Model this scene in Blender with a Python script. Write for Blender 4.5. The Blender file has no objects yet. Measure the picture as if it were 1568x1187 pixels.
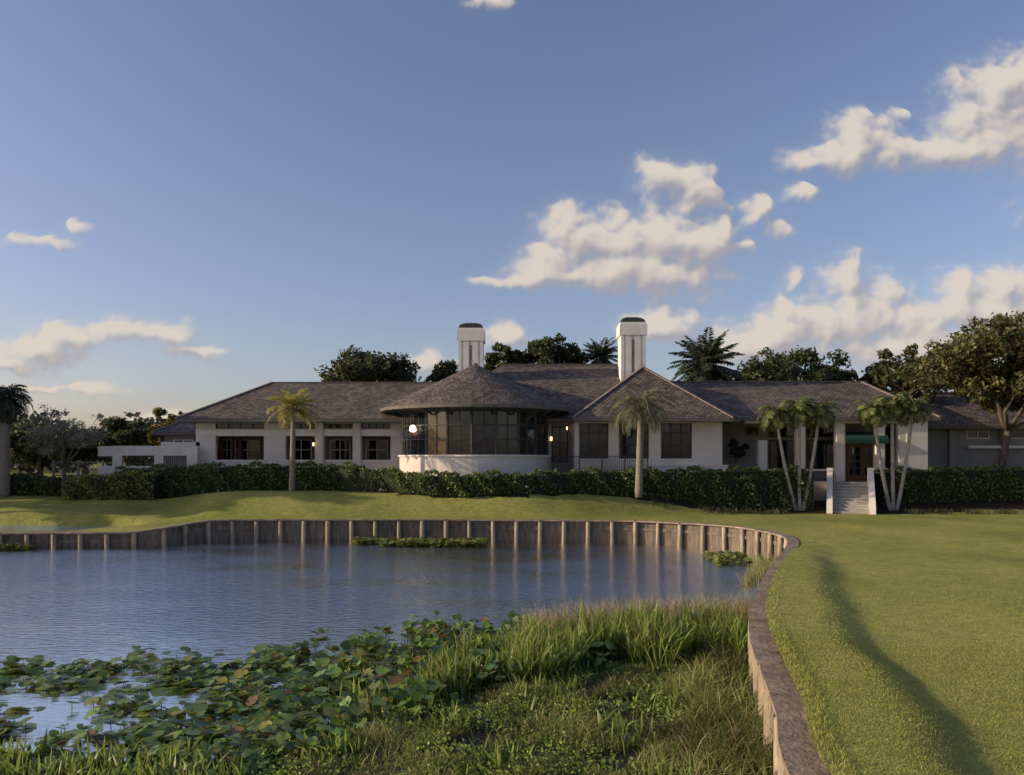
import bpy, math, numpy as np
from mathutils import Vector, geometry
from math import radians, sin, cos, pi
rng=np.random.default_rng(7)
scene=bpy.context.scene
CAMZ=4.1; F=1219.6
# survey helper: metres across / up at a given distance from the elevation drawing
def sx(p,Y): return (p-784)*Y/F
def sz(p,Y): return CAMZ+(705-p)*Y/F

# ------------------------------------------------------------------ materials
def nn(nt,t,**k):
    n=nt.nodes.new(t)
    for a,b in k.items(): setattr(n,a,b)
    return n
def mk(name):
    m=bpy.data.materials.new(name); m.use_nodes=True
    nt=m.node_tree; b=nt.nodes['Principled BSDF']; return m,nt,b
def mat(name,c1,c2=None,rough=0.8,scale=3.0,bump=0.2,bscale=None,detail=4,stretch=(1,1,1),spec=0.3,metal=0):
    m,nt,b=mk(name); L=nt.links
    c2=c2 or tuple(x*0.7 for x in c1)
    tc=nn(nt,'ShaderNodeTexCoord'); mp=nn(nt,'ShaderNodeMapping'); mp.inputs['Scale'].default_value=stretch
    L.new(tc.outputs['Object'],mp.inputs[0])
    n=nn(nt,'ShaderNodeTexNoise'); n.inputs['Scale'].default_value=scale; n.inputs['Detail'].default_value=detail
    n.inputs['Roughness'].default_value=0.65
    L.new(mp.outputs[0],n.inputs[0])
    r=nn(nt,'ShaderNodeValToRGB'); r.color_ramp.elements[0].position=0.3; r.color_ramp.elements[1].position=0.7
    r.color_ramp.elements[0].color=(*c2,1); r.color_ramp.elements[1].color=(*c1,1)
    L.new(n.outputs[0],r.inputs[0]); L.new(r.outputs[0],b.inputs['Base Color'])
    b.inputs['Roughness'].default_value=rough; b.inputs['Specular IOR Level'].default_value=spec
    b.inputs['Metallic'].default_value=metal
    if bump:
        n2=nn(nt,'ShaderNodeTexNoise'); n2.inputs['Scale'].default_value=bscale or scale*6; n2.inputs['Detail'].default_value=3
        L.new(mp.outputs[0],n2.inputs[0])
        bp=nn(nt,'ShaderNodeBump'); bp.inputs['Strength'].default_value=bump; bp.inputs['Distance'].default_value=0.02
        L.new(n2.outputs[0],bp.inputs['Height']); L.new(bp.outputs[0],b.inputs['Normal'])
    return m
def leafmat(name,trans=0.35,rough=0.5,spec=0.35):
    m,nt,b=mk(name); L=nt.links
    a=nn(nt,'ShaderNodeAttribute',attribute_name='Col')
    L.new(a.outputs['Color'],b.inputs['Base Color']); b.inputs['Roughness'].default_value=rough
    b.inputs['Specular IOR Level'].default_value=spec
    t=nn(nt,'ShaderNodeBsdfTranslucent'); hs=nn(nt,'ShaderNodeHueSaturation'); hs.inputs['Value'].default_value=1.3; hs.inputs['Hue'].default_value=0.485
    L.new(a.outputs['Color'],hs.inputs['Color']); L.new(hs.outputs[0],t.inputs['Color'])
    mx=nn(nt,'ShaderNodeMixShader'); mx.inputs[0].default_value=trans
    L.new(b.outputs[0],mx.inputs[1]); L.new(t.outputs[0],mx.inputs[2])
    L.new(mx.outputs[0],nt.nodes['Material Output'].inputs['Surface'])
    return m
M_leaf=leafmat('foliage'); M_reed=leafmat('reed_blade',0.4,0.45); M_lily=leafmat('lily_leaf',0.25,0.3,0.5)
M_white=mat('cream_stucco',(0.68,0.63,0.56),(0.55,0.51,0.455),scale=0.8,bump=0.15,bscale=30)
M_trim=mat('cream_trim',(0.74,0.69,0.62),(0.64,0.595,0.54),rough=0.5,scale=2,bump=0.05)
M_chim=mat('white_paint',(0.74,0.71,0.67),(0.62,0.59,0.56),rough=0.6,scale=1.2,bump=0.1)
M_grayw=mat('gray_stucco',(0.29,0.265,0.24),(0.21,0.19,0.175),scale=1,bump=0.1,bscale=30)  # gray wall finish, darker than the cream stucco
M_frame=mat('dark_frame',(0.05,0.05,0.05),(0.035,0.035,0.035),rough=0.5,scale=5,bump=0)
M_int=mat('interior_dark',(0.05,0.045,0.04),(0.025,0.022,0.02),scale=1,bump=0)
M_fascia=mat('fascia',(0.16,0.14,0.125),(0.10,0.09,0.08),scale=4,bump=0.1)
M_bark=mat('oak_bark',(0.13,0.10,0.08),(0.055,0.044,0.036),scale=4,bump=0.8,stretch=(1,1,0.3))
M_palmt=mat('palm_bark',(0.30,0.25,0.20),(0.13,0.11,0.09),scale=5,bump=0.8,stretch=(1,1,4))
M_palmw=mat('pale_palm_bark',(0.42,0.38,0.33),(0.20,0.18,0.15),scale=3,bump=0.4,stretch=(1,1,5))
M_pile=mat('pile_wood',(0.43,0.355,0.26),(0.16,0.13,0.09),scale=4,bump=0.8,stretch=(2,2,0.4))
M_plank=mat('plank_wood',(0.20,0.165,0.13),(0.07,0.058,0.047),scale=2.2,bump=0.7,stretch=(3,3,0.5))
M_cap=mat('cap_wood',(0.36,0.285,0.215),(0.12,0.095,0.072),scale=2.4,bump=1.0,bscale=14)
M_stone=mat('stair_stone',(0.36,0.34,0.31),(0.25,0.235,0.215),scale=4,bump=0.2)
M_terr=mat('terrace_paving',(0.3,0.28,0.26),(0.22,0.21,0.2),scale=2)
M_mud=mat('lake_mud',(0.06,0.052,0.033),(0.022,0.019,0.013),scale=1.5,bump=0.5)
M_teal=mat('awning_canvas',(0.02,0.07,0.065),(0.012,0.045,0.04),scale=5)
M_door=mat('door_wood',(0.28,0.12,0.055),(0.16,0.07,0.035),scale=4,bump=0.2,rough=0.5)
M_umb=mat('umbrella_canvas',(0.10,0.03,0.025),(0.06,0.02,0.015),scale=4)
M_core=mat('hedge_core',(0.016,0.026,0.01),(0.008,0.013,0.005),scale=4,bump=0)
def glassmat():
    m,nt,b=mk('window_glass'); L=nt.links
    b.inputs['Base Color'].default_value=(0.012,0.014,0.017,1); b.inputs['Roughness'].default_value=0.04
    b.inputs['IOR'].default_value=1.6
    tc=nn(nt,'ShaderNodeTexCoord'); n=nn(nt,'ShaderNodeTexNoise'); n.inputs['Scale'].default_value=0.9
    L.new(tc.outputs['Object'],n.inputs[0]); bp=nn(nt,'ShaderNodeBump'); bp.inputs['Strength'].default_value=0.15; bp.inputs['Distance'].default_value=0.05
    L.new(n.outputs[0],bp.inputs['Height']); L.new(bp.outputs[0],b.inputs['Normal'])
    return m
M_glass=glassmat()
def emis(name,c,s):
    m,nt,b=mk(name); b.inputs['Base Color'].default_value=(*c,1)
    b.inputs['Emission Color'].default_value=(*c,1); b.inputs['Emission Strength'].default_value=s; return m
M_lamp=emis('lamp_glow',(1.0,0.62,0.28),4)
M_glint=emis('glint_warm_white',(1.0,0.86,0.62),5)  # glow for the added window glint
def roofmat():
    m,nt,b=mk('wood_shake_roof'); L=nt.links
    uv=nn(nt,'ShaderNodeUVMap'); br=nn(nt,'ShaderNodeTexBrick')
    nz=nn(nt,'ShaderNodeTexNoise'); nz.inputs['Scale'].default_value=5
    L.new(uv.outputs[0],nz.inputs[0])
    add=nn(nt,'ShaderNodeVectorMath',operation='MULTIPLY_ADD'); add.inputs[1].default_value=(0.06,0.06,0); 
    L.new(nz.outputs['Color'],add.inputs[0]); L.new(uv.outputs[0],add.inputs[2])
    L.new(add.outputs[0],br.inputs['Vector'])
    br.inputs['Scale'].default_value=1; br.inputs['Brick Width'].default_value=0.30; br.inputs['Row Height'].default_value=0.24
    br.inputs['Mortar Size'].default_value=0.022; br.inputs['Mortar Smooth'].default_value=0.3; br.inputs['Bias'].default_value=-0.1
    br.inputs['Color1'].default_value=(0.195,0.158,0.134,1); br.inputs['Color2'].default_value=(0.068,0.058,0.052,1); br.inputs['Mortar'].default_value=(0.026,0.023,0.021,1)
    n2=nn(nt,'ShaderNodeTexNoise'); n2.inputs['Scale'].default_value=0.7; n2.inputs['Detail'].default_value=5
    L.new(uv.outputs[0],n2.inputs[0]); mr=nn(nt,'ShaderNodeMapRange'); mr.inputs[1].default_value=.3; mr.inputs[2].default_value=.7; mr.inputs[3].default_value=.65; mr.inputs[4].default_value=1.25
    L.new(n2.outputs[0],mr.inputs[0])
    mul=nn(nt,'ShaderNodeVectorMath',operation='SCALE'); L.new(br.outputs[0],mul.inputs[0]); L.new(mr.outputs[0],mul.inputs['Scale'])
    L.new(mul.outputs[0],b.inputs['Base Color']); b.inputs['Roughness'].default_value=0.85; b.inputs['Specular IOR Level'].default_value=0.2
    bp=nn(nt,'ShaderNodeBump'); bp.inputs['Strength'].default_value=0.9; bp.inputs['Distance'].default_value=0.05
    L.new(br.outputs['Color'],bp.inputs['Height']); L.new(bp.outputs[0],b.inputs['Normal'])
    return m
M_roof=roofmat()

# ------------------------------------------------------------------ mesh tools
def link(o,parent=None):
    scene.collection.objects.link(o)
    if parent: o.parent=parent
    return o
def empty(name,loc=(0,0,0)):
    e=bpy.data.objects.new(name,None); e.empty_display_size=0.3
    return link(e)
def obj(name,V,Fs,m,parent=None,smooth=False,col=None,uv=None,col2=None):
    me=bpy.data.meshes.new(name)
    if isinstance(Fs,np.ndarray):
        V=np.asarray(V,dtype=np.float32); k=Fs.shape[1]; n=len(Fs)
        me.vertices.add(len(V)); me.vertices.foreach_set('co',V.ravel())
        me.loops.add(n*k); me.loops.foreach_set('vertex_index',Fs.ravel().astype(np.int32))
        me.polygons.add(n); me.polygons.foreach_set('loop_start',np.arange(0,n*k,k,dtype=np.int32))
        me.update(calc_edges=True)
    else:
        me.from_pydata([tuple(map(float,v)) for v in V],[],[tuple(int(i) for i in f) for f in Fs]); me.update()
    if smooth: me.polygons.foreach_set('use_smooth',np.ones(len(me.polygons),dtype=bool))
    for nm,cc in (('Col',col),('BakedLight',col2)):
        if cc is not None:
            a=me.color_attributes.new(nm,'FLOAT_COLOR','POINT')
            c=np.ones((len(me.vertices),4),dtype=np.float32); c[:,:3]=cc; a.data.foreach_set('color',c.ravel())
    if uv is not None:
        l=me.uv_layers.new(name='UVMap'); l.data.foreach_set('uv',np.asarray(uv,dtype=np.float32).ravel())
    me.materials.append(m)
    return link(bpy.data.objects.new(name,me),parent)
class B:
    def __init__(s): s.v=[]; s.f=[]
    def box(s,x0,x1,y0,y1,z0,z1,rot=None):
        b=len(s.v)
        p=[(x0,y0,z0),(x1,y0,z0),(x1,y1,z0),(x0,y1,z0),(x0,y0,z1),(x1,y0,z1),(x1,y1,z1),(x0,y1,z1)]
        if rot: p=[rot(q) for q in p]
        s.v+=p
        s.f+=[tuple(b+i for i in q) for q in [(0,3,2,1),(4,5,6,7),(0,1,5,4),(1,2,6,5),(2,3,7,6),(3,0,4,7)]]
    def beam(s,a,b_,w,h,up=(0,0,1)):
        a=Vector(a); c=Vector(b_); d=(c-a).normalized(); u=Vector(up); sd=d.cross(u).normalized(); u=sd.cross(d)
        i=len(s.v)
        for q in (a,c):
            for (i1,i2) in ((-1,-1),(1,-1),(1,1),(-1,1)): s.v.append(tuple(q+sd*w/2*i1+u*h/2*i2))
        s.f+=[(i,i+1,i+2,i+3),(i+7,i+6,i+5,i+4)]+[(i+k,i+4+k,i+4+(k+1)%4,i+(k+1)%4) for k in range(4)]
    def tube(s,pts,rad,n=8):
        pts=[Vector([float(c) for c in p]) for p in pts]; i0=len(s.v)
        for j,p in enumerate(pts):
            d=(pts[min(j+1,len(pts)-1)]-pts[max(j-1,0)]).normalized()
            a=d.cross(Vector((0.31,0.95,0.1))).normalized(); b=d.cross(a)
            for k in range(n):
                t=2*pi*k/n; s.v.append(tuple(p+(a*cos(t)+b*sin(t))*float(rad[j])))
        for j in range(len(pts)-1):
            for k in range(n):
                s.f.append((i0+j*n+k,i0+j*n+(k+1)%n,i0+(j+1)*n+(k+1)%n,i0+(j+1)*n+k))
        s.f.append(tuple(i0+(len(pts)-1)*n+k for k in range(n)))
        s.f.append(tuple(i0+k for k in reversed(range(n))))
    def out(s,name,m,parent=None,smooth=False): return obj(name,s.v,s.f,m,parent,smooth)
def sm(a,b,x):
    t=np.clip((x-a)/(b-a),0,1); return t*t*(3-2*t)

# ------------------------------------------------------------------ shoreline
ctrl=[(2.4,-40),(2.3,-12),(2.35,0),(2.6,4.5),(2.93,7.6),(3.42,9.4),(3.84,11.3),(4.35,13.5),(5.2,16.3),(6.55,19.8),(8.1,23.6),(9.6,27.1),(10.75,30.3),(11.0,33.2),(10.2,36.2),(8.4,38.2),(6.0,39.7),(2.2,40.2),(-2.8,40.6),(-9.5,40.6),(-14.4,40.3),(-16.2,39.3),(-17.2,38.0),(-21.5,37.5),(-30,37),(-60,36),(-110,34)]
def catmull(P,step):
    P=[np.array(p,float) for p in P]; out=[]
    for i in range(len(P)-1):
        p0=P[max(i-1,0)];p1=P[i];p2=P[i+1];p3=P[min(i+2,len(P)-1)]
        n=max(2,int(np.linalg.norm(p2-p1)/0.15))
        for k in range(n):
            t=k/n; out.append(0.5*((2*p1)+(-p0+p2)*t+(2*p0-5*p1+4*p2-p3)*t*t+(-p0+3*p1-3*p2+p3)*t**3))
    out.append(P[-1]); out=np.array(out)
    d=np.r_[0,np.cumsum(np.linalg.norm(np.diff(out,axis=0),axis=1))]
    s=np.arange(0,d[-1],step)
    return np.c_[np.interp(s,d,out[:,0]),np.interp(s,d,out[:,1])],s
path,ps=catmull(ctrl,0.3)
def topz(X,Y=None): return 1.1-0.4*(1-sm(-18.5,-14.8,np.asarray(X,float)))
def dist_path(X,Y):
    X=np.asarray(X,float).ravel();Y=np.asarray(Y,float).ravel(); out=np.empty(len(X))
    for i in range(0,len(X),20000):
        out[i:i+20000]=np.sqrt(((X[i:i+20000,None]-path[None,:,0])**2+(Y[i:i+20000,None]-path[None,:,1])**2).min(1))
    return out
wpoly=np.vstack([path,[[-110,-60],[2.4,-60]]])
def inwater(X,Y):
    X=np.asarray(X,float);Y=np.asarray(Y,float); ins=np.zeros(X.shape,bool); n=len(wpoly); j=n-1
    for i in range(n):
        xi,yi=wpoly[i];xj,yj=wpoly[j]
        if yi!=yj:
            c=((yi>Y)!=(yj>Y))&(X<(xj-xi)*(Y-yi)/(yj-yi)+xi); ins^=c
        j=i
    return ins
def land_h(X,Y):
    X=np.asarray(X,float);Y=np.asarray(Y,float)
    w=topz(X)-0.02; k=sm(-1,17,X); kl=1-sm(-21,-15,X)
    y0=40.9+k*4.4-kl*2; y1=44.3+k*3.2+kl*5.5; z1=2.32-k*0.62-kl*0.3
    h=w+(z1-w)*sm(y0,y1,Y)
    h+=(2.55-h)*sm(49,53,Y)
    s=dist_path(X,Y).reshape(X.shape)
    near=1-sm(22,29,Y)
    s0=np.interp(Y,[10,16,21,27],[.95,.95,.8,.4])
    h+=0.20*(1-sm(0,.9,s-s0+.05*np.sin(Y*1.1)+.03*np.sin(Y*2.7)))*near*(X>0)
    h+=(0.10*np.sin(X*0.33+0.9)*np.sin(Y*0.21+1.0)+0.04*np.sin(X*0.9+Y*0.35))*sm(2.2,6,s)*(X>2)*(1-sm(40,45,Y))
    h+=(0.08*np.sin(X*0.5+Y*0.9))*sm(0.5,2,s)*(X<=2)*(1-sm(42,47,Y))
    e=((X+27)/7.5)**2+((Y-41.2)/2.0)**2
    h+=(0.35-h)*(1-sm(0.7,1.25,e))
    return h

# terrain
pts=[]
def grid(x0,x1,y0,y1,st,ex=None):
    gx,gy=np.meshgrid(np.arange(x0,x1,st,dtype=float),np.arange(y0,y1,st,dtype=float)); g=np.c_[gx.ravel(),gy.ravel()]
    g=g+rng.uniform(-.15,.15,g.shape)*st
    if ex is not None: g=g[~((g[:,0]>ex[0])&(g[:,0]<ex[1])&(g[:,1]>ex[2])&(g[:,1]<ex[3]))]
    pts.append(g)
grid(2,13,4,30,0.22); grid(-34,34,4,54,0.55,(2,13,4,30)); grid(-110,110,-40,120,3.5,(-34,34,4,54)); grid(-500,500,-300,700,35,(-110,110,-40,120)); grid(-4000,4000,-3000,5000,500,(-500,500,-300,700))
g=np.vstack(pts); d=dist_path(g[:,0],g[:,1]); g=g[(~inwater(g[:,0],g[:,1]))&(d>0.12)]
allp=np.vstack([wpoly,g]); n=len(wpoly)
res=geometry.delaunay_2d_cdt([Vector((float(p[0]),float(p[1]))) for p in allp],[(i,(i+1)%n) for i in range(n)],[],0,1e-5)
v2=np.array([[v.x,v.y] for v in res[0]]); fs=np.array([list(f) for f in res[2] if len(f)==3])
cen=v2[fs].mean(1); fs=fs[~inwater(cen[:,0],cen[:,1])]
a=v2[fs]; cr=(a[:,1,0]-a[:,0,0])*(a[:,2,1]-a[:,0,1])-(a[:,1,1]-a[:,0,1])*(a[:,2,0]-a[:,0,0])
fs[cr<0]=fs[cr<0][:,::-1]
hz=land_h(v2[:,0],v2[:,1])
def bedmask(X,Y):
    m1=(Y>np.interp(X,[-24,-20,-10,-7.5,-5,-2.3,1,4,8,13,17,22,24,45],[48.0,47.2,46.4,44.9,43.6,43.1,43.6,45.0,45.1,44.9,44.8,44.8,45.6,47.0]))&(Y<60)&(X>-24)
    return m1.astype(float)
bm=bedmask(v2[:,0],v2[:,1])
def lawnmat():
    m,nt,b=mk('lawn_turf'); L=nt.links
    tc=nn(nt,'ShaderNodeTexCoord')
    def noise(s,d=5,st=(1,1,1)):
        mp=nn(nt,'ShaderNodeMapping'); mp.inputs['Scale'].default_value=st; L.new(tc.outputs['Object'],mp.inputs[0])
        q=nn(nt,'ShaderNodeTexNoise'); q.inputs['Scale'].default_value=s; q.inputs['Detail'].default_value=d; q.inputs['Roughness'].default_value=.65; L.new(mp.outputs[0],q.inputs[0]); return q
    n1=noise(0.22,5); r=nn(nt,'ShaderNodeValToRGB'); e=r.color_ramp.elements
    e[0].position=.32; e[1].position=.68; e[0].color=(0.20,0.225,0.048,1); e[1].color=(0.36,0.345,0.095,1); L.new(n1.outputs[0],r.inputs[0])
    n2=noise(22,4); mr=nn(nt,'ShaderNodeMapRange'); mr.inputs[1].default_value=.3; mr.inputs[2].default_value=.7; mr.inputs[3].default_value=.7; mr.inputs[4].default_value=1.25; L.new(n2.outputs[0],mr.inputs[0])
    n4=noise(2.5,4,(1,2.5,1)); mr4=nn(nt,'ShaderNodeMapRange'); mr4.inputs[1].default_value=.3; mr4.inputs[2].default_value=.7; mr4.inputs[3].default_value=.75; mr4.inputs[4].default_value=1.15; L.new(n4.outputs[0],mr4.inputs[0])
    mm=nn(nt,'ShaderNodeMath',operation='MULTIPLY'); L.new(mr.outputs[0],mm.inputs[0]); L.new(mr4.outputs[0],mm.inputs[1])
    sc=nn(nt,'ShaderNodeVectorMath',operation='SCALE'); L.new(r.outputs[0],sc.inputs[0]); L.new(mm.outputs[0],sc.inputs['Scale'])
    at=nn(nt,'ShaderNodeAttribute',attribute_name='Col'); n3=noise(3,3)
    ad=nn(nt,'ShaderNodeMath',operation='ADD'); L.new(at.outputs['Fac'],ad.inputs[0]); L.new(n3.outputs[0],ad.inputs[1])
    st=nn(nt,'ShaderNodeMapRange'); st.inputs[1].default_value=.95; st.inputs[2].default_value=1.05; L.new(ad.outputs[0],st.inputs[0])
    mx=nn(nt,'ShaderNodeMix',data_type='RGBA'); L.new(st.outputs[0],mx.inputs['Factor']); L.new(sc.outputs[0],mx.inputs['A']); mx.inputs['B'].default_value=(0.03,0.02,0.014,1)
    L.new(mx.outputs['Result'],b.inputs['Base Color']); b.inputs['Roughness'].default_value=.9; b.inputs['Specular IOR Level'].default_value=.15
    ba=nn(nt,'ShaderNodeMath',operation='MULTIPLY_ADD'); ba.inputs[1].default_value=3.0; L.new(n4.outputs[0],ba.inputs[0]); L.new(n2.outputs[0],ba.inputs[2])
    bp=nn(nt,'ShaderNodeBump'); bp.inputs['Strength'].default_value=.8; bp.inputs['Distance'].default_value=.03
    L.new(ba.outputs[0],bp.inputs['Height']); L.new(bp.outputs[0],b.inputs['Normal'])
    return m
obj('ground',np.c_[v2,hz],fs,lawnmat(),smooth=True,col=np.c_[bm,bm,bm])
# lake bed / marsh bank
def marsh(X,Y):
    lim=np.interp(X,[-8,-3.3,-0.5,2,4.65,8],[9.2,10.8,14.3,16.0,17.2,19.0])
    return 1-sm(-1.2,1.0,Y-lim)
def bed_h(X,Y):
    h=-0.9+0.95*marsh(X,Y); h=h+1.6*(1-sm(1,8.5,Y))
    h=h+0.06*np.sin(X*3.1+Y*1.3)*np.sin(Y*2.7-X)+.03*np.sin(X*1.1)*np.sin(Y*1.4+1)
    return h
gx,gy=np.meshgrid(np.r_[-112,-60,np.arange(-30,12.6,.35)],np.r_[-60,-20,np.arange(-4,44,.35)])
nx=gx.shape[1];ny=gx.shape[0]; ix=np.arange(nx*ny).reshape(ny,nx)
fq=np.c_[ix[:-1,:-1].ravel(),ix[:-1,1:].ravel(),ix[1:,1:].ravel(),ix[1:,:-1].ravel()]
fc=np.c_[gx.ravel(),gy.ravel()][fq].mean(1); keep=inwater(fc[:,0],fc[:,1])
obj('lake_bed',np.c_[gx.ravel(),gy.ravel(),bed_h(gx,gy).ravel()],fq[keep],M_mud,smooth=True)
def watermat():
    m,nt,b=mk('lake_water'); L=nt.links; nt.nodes.remove(b)
    df=nn(nt,'ShaderNodeBsdfDiffuse'); df.inputs[0].default_value=(0.03,0.036,0.038,1)
    gl=nn(nt,'ShaderNodeBsdfGlossy'); gl.inputs['Color'].default_value=(1,1,1,1); gl.inputs['Roughness'].default_value=.10
    tc=nn(nt,'ShaderNodeTexCoord')
    def noise(s,st,d=3,ro=.5):
        mp=nn(nt,'ShaderNodeMapping'); mp.inputs['Scale'].default_value=st; mp.inputs['Rotation'].default_value=(0,0,.2); L.new(tc.outputs['Object'],mp.inputs[0])
        q=nn(nt,'ShaderNodeTexNoise'); q.inputs['Scale'].default_value=s; q.inputs['Detail'].default_value=d; q.inputs['Roughness'].default_value=ro; L.new(mp.outputs[0],q.inputs[0]); return q
    a=noise(2.9,(1,2.6,1),4,.5); c=noise(.16,(1,2,1),3)
    mr=nn(nt,'ShaderNodeMapRange'); mr.inputs[1].default_value=.36; mr.inputs[2].default_value=.64; mr.inputs[3].default_value=.45; mr.inputs[4].default_value=1; L.new(c.outputs[0],mr.inputs[0])
    sp=nn(nt,'ShaderNodeSeparateXYZ'); L.new(tc.outputs['Object'],sp.inputs[0])
    my=nn(nt,'ShaderNodeMapRange'); my.inputs[1].default_value=13; my.inputs[2].default_value=24; my.inputs[3].default_value=.2; my.inputs[4].default_value=1; L.new(sp.outputs['Y'],my.inputs[0])
    mm=nn(nt,'ShaderNodeMath',operation='MULTIPLY'); L.new(mr.outputs[0],mm.inputs[0]); L.new(my.outputs[0],mm.inputs[1])
    bp=nn(nt,'ShaderNodeBump'); bp.inputs['Distance'].default_value=.085; L.new(mm.outputs[0],bp.inputs['Strength']); L.new(a.outputs[0],bp.inputs['Height'])
    L.new(bp.outputs[0],gl.inputs['Normal'])
    lw=nn(nt,'ShaderNodeLayerWeight'); lw.inputs[0].default_value=.5
    pw=nn(nt,'ShaderNodeMath',operation='POWER'); pw.inputs[1].default_value=.6; L.new(lw.outputs['Facing'],pw.inputs[0])
    sc=nn(nt,'ShaderNodeMath',operation='MULTIPLY_ADD'); sc.inputs[1].default_value=1.0; sc.inputs[2].default_value=.08; sc.use_clamp=True; L.new(pw.outputs[0],sc.inputs[0])
    mx=nn(nt,'ShaderNodeMixShader'); L.new(sc.outputs[0],mx.inputs[0]); L.new(df.outputs[0],mx.inputs[1]); L.new(gl.outputs[0],mx.inputs[2])
    L.new(mx.outputs[0],nt.nodes['Material Output'].inputs['Surface'])
    return m
M_water=watermat()
wv=[(x,y,0) for x,y in wpoly]
obj('lake_water',wv,[tuple(range(len(wv)))],M_water)
obj('pond_water',[(-27+8.6*cos(t),41.2+2.3*sin(t),0.62) for t in np.linspace(0,2*pi,40,endpoint=False)],[tuple(range(40))],M_water)

# seawall
sw=empty('seawall')
tan=np.gradient(path,axis=0); tan/=np.linalg.norm(tan,axis=1)[:,None]
nrm=np.c_[-tan[:,1],tan[:,0]]   # towards water
tz=topz(path[:,0])
vis=np.where((path[:,1]>2)&(path[:,0]>-45))[0]
pl=B(); cp=B(); pi_=B(); wl=B()
r2=np.random.default_rng(3)
for i in vis[:-1]:
    a=path[i];b=path[i+1];nn_=nrm[i];t=tan[i]; off=r2.uniform(-.012,.012)
    gap=0.008
    a2=a+t*gap;b2=b-t*gap
    q=[a2+nn_*(.03+off),b2+nn_*(.03+off),b2+nn_*(.08+off),a2+nn_*(.08+off)]
    z0,z1=-0.9,tz[i]-0.055
    k=len(pl.v); pl.v+=[(p[0],p[1],z0) for p in q]+[(p[0],p[1],z1) for p in q]
    pl.f+=[tuple(k+j for j in f) for f in [(0,3,2,1),(4,5,6,7),(0,1,5,4),(1,2,6,5),(2,3,7,6),(3,0,4,7)]]
seg=8
for s0 in range(vis[0],vis[-1]-seg,seg):
    ids=list(range(s0,s0+seg+1)); j1=r2.uniform(-.02,.02); jz=r2.uniform(-.008,.008)
    k=len(cp.v)
    for m_,i in enumerate(ids):
        p=path[i]+tan[i]*(0.014 if m_==0 else (-0.014 if m_==seg else 0))
        wob=r2.uniform(-.008,.008)
        for o,z in ((-.08+j1+wob,-.05),(.30+j1+wob,-.05),(.30+j1+wob,.014),(-.08+j1+wob,.014)):
            c=p+nrm[i]*o; cp.v.append((c[0],c[1],tz[i]+z+jz))
    for m_ in range(seg):
        for q in range(4):
            cp.f.append((k+m_*4+q,k+m_*4+(q+1)%4,k+m_*4+4+(q+1)%4,k+m_*4+4+q))
    cp.f+=[(k,k+3,k+2,k+1),(k+seg*4,k+seg*4+1,k+seg*4+2,k+seg*4+3)]
for i in vis[::4]:
    r=r2.uniform(.095,.12); c=path[i]+nrm[i]*(.09+r); zt=tz[i]-.062-r2.uniform(0,.02)
    lean=r2.uniform(-.03,.03,2)
    pi_.tube([(c[0]+lean[0],c[1]+lean[1],-.9),(c[0],c[1],zt-.03),(c[0],c[1],zt)],[r*1.05,r,r*.95],12)
for i in vis[:-3:3]:
    a=path[i]+nrm[i]*.105;b=path[min(i+3,len(path)-1)]+nrm[min(i+3,len(path)-1)]*.105
    wl.beam((a[0],a[1],tz[i]-.42),(b[0],b[1],tz[i]-.42),.03,.16)
pl.out('planks',M_plank,sw); cp.out('cap_boards',M_cap,sw); pi_.out('piles',M_pile,sw,True); wl.out('waler',M_plank,sw)

# ------------------------------------------------------------------ foliage tools
def rand_dirs(n,r):
    v=r.normal(size=(n,3)); return v/np.linalg.norm(v,axis=1)[:,None]
def leaves(name,C,size,cols,m,parent=None,r=rng,asp=.5,flat=0.0):
    n=len(C); a=rand_dirs(n,r); b=rand_dirs(n,r)
    if flat: a[:,2]*=1-flat; b[:,2]*=1-flat; a/=np.linalg.norm(a,axis=1)[:,None]
    b=np.cross(a,b); b/=np.linalg.norm(b,axis=1)[:,None]+1e-9
    s=(size*r.uniform(.6,1.3,n))[:,None]
    V=np.stack([C-a*s,C+b*s*asp,C+a*s,C-b*s*asp],1).reshape(-1,3)
    return obj(name,V,np.arange(4*n).reshape(n,4),m,parent,col=np.repeat(cols,4,0))
def blades(name,P,h,w,lean,cols,m,parent=None,r=rng,droop=1.0,tipcol=None,az=None):
    n=len(P); az=r.uniform(0,2*pi,n) if az is None else az; fz=r.uniform(0,2*pi,n)
    D=np.c_[np.cos(az),np.sin(az),np.zeros(n)]; S=np.c_[np.cos(fz),np.sin(fz),np.zeros(n)]
    lv=[]; cl=[]
    for t,wt in ((0,.7),(.35,1),(.7,.8),(1,.06)):
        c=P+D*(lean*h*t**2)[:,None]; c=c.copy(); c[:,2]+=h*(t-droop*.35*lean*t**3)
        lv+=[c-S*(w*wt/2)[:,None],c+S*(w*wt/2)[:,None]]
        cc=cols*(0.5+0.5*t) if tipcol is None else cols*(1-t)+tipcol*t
        cl+=[cc,cc]
    V=np.stack(lv,1).reshape(-1,3); Cc=np.stack(cl,1).reshape(-1,3)
    b=np.arange(n)[:,None]*8
    Fq=np.concatenate([b+np.array([0,1,3,2]),b+np.array([2,3,5,4]),b+np.array([4,5,7,6])])
    return obj(name,V,Fq,m,parent,col=Cc)
def colv(base,n,r,v=.25,hue=.08):
    c=np.tile(np.array(base,float),(n,1))*r.uniform(1-v,1+v,(n,1)); c*=r.uniform(1-hue,1+hue,(n,3)); return c
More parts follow.
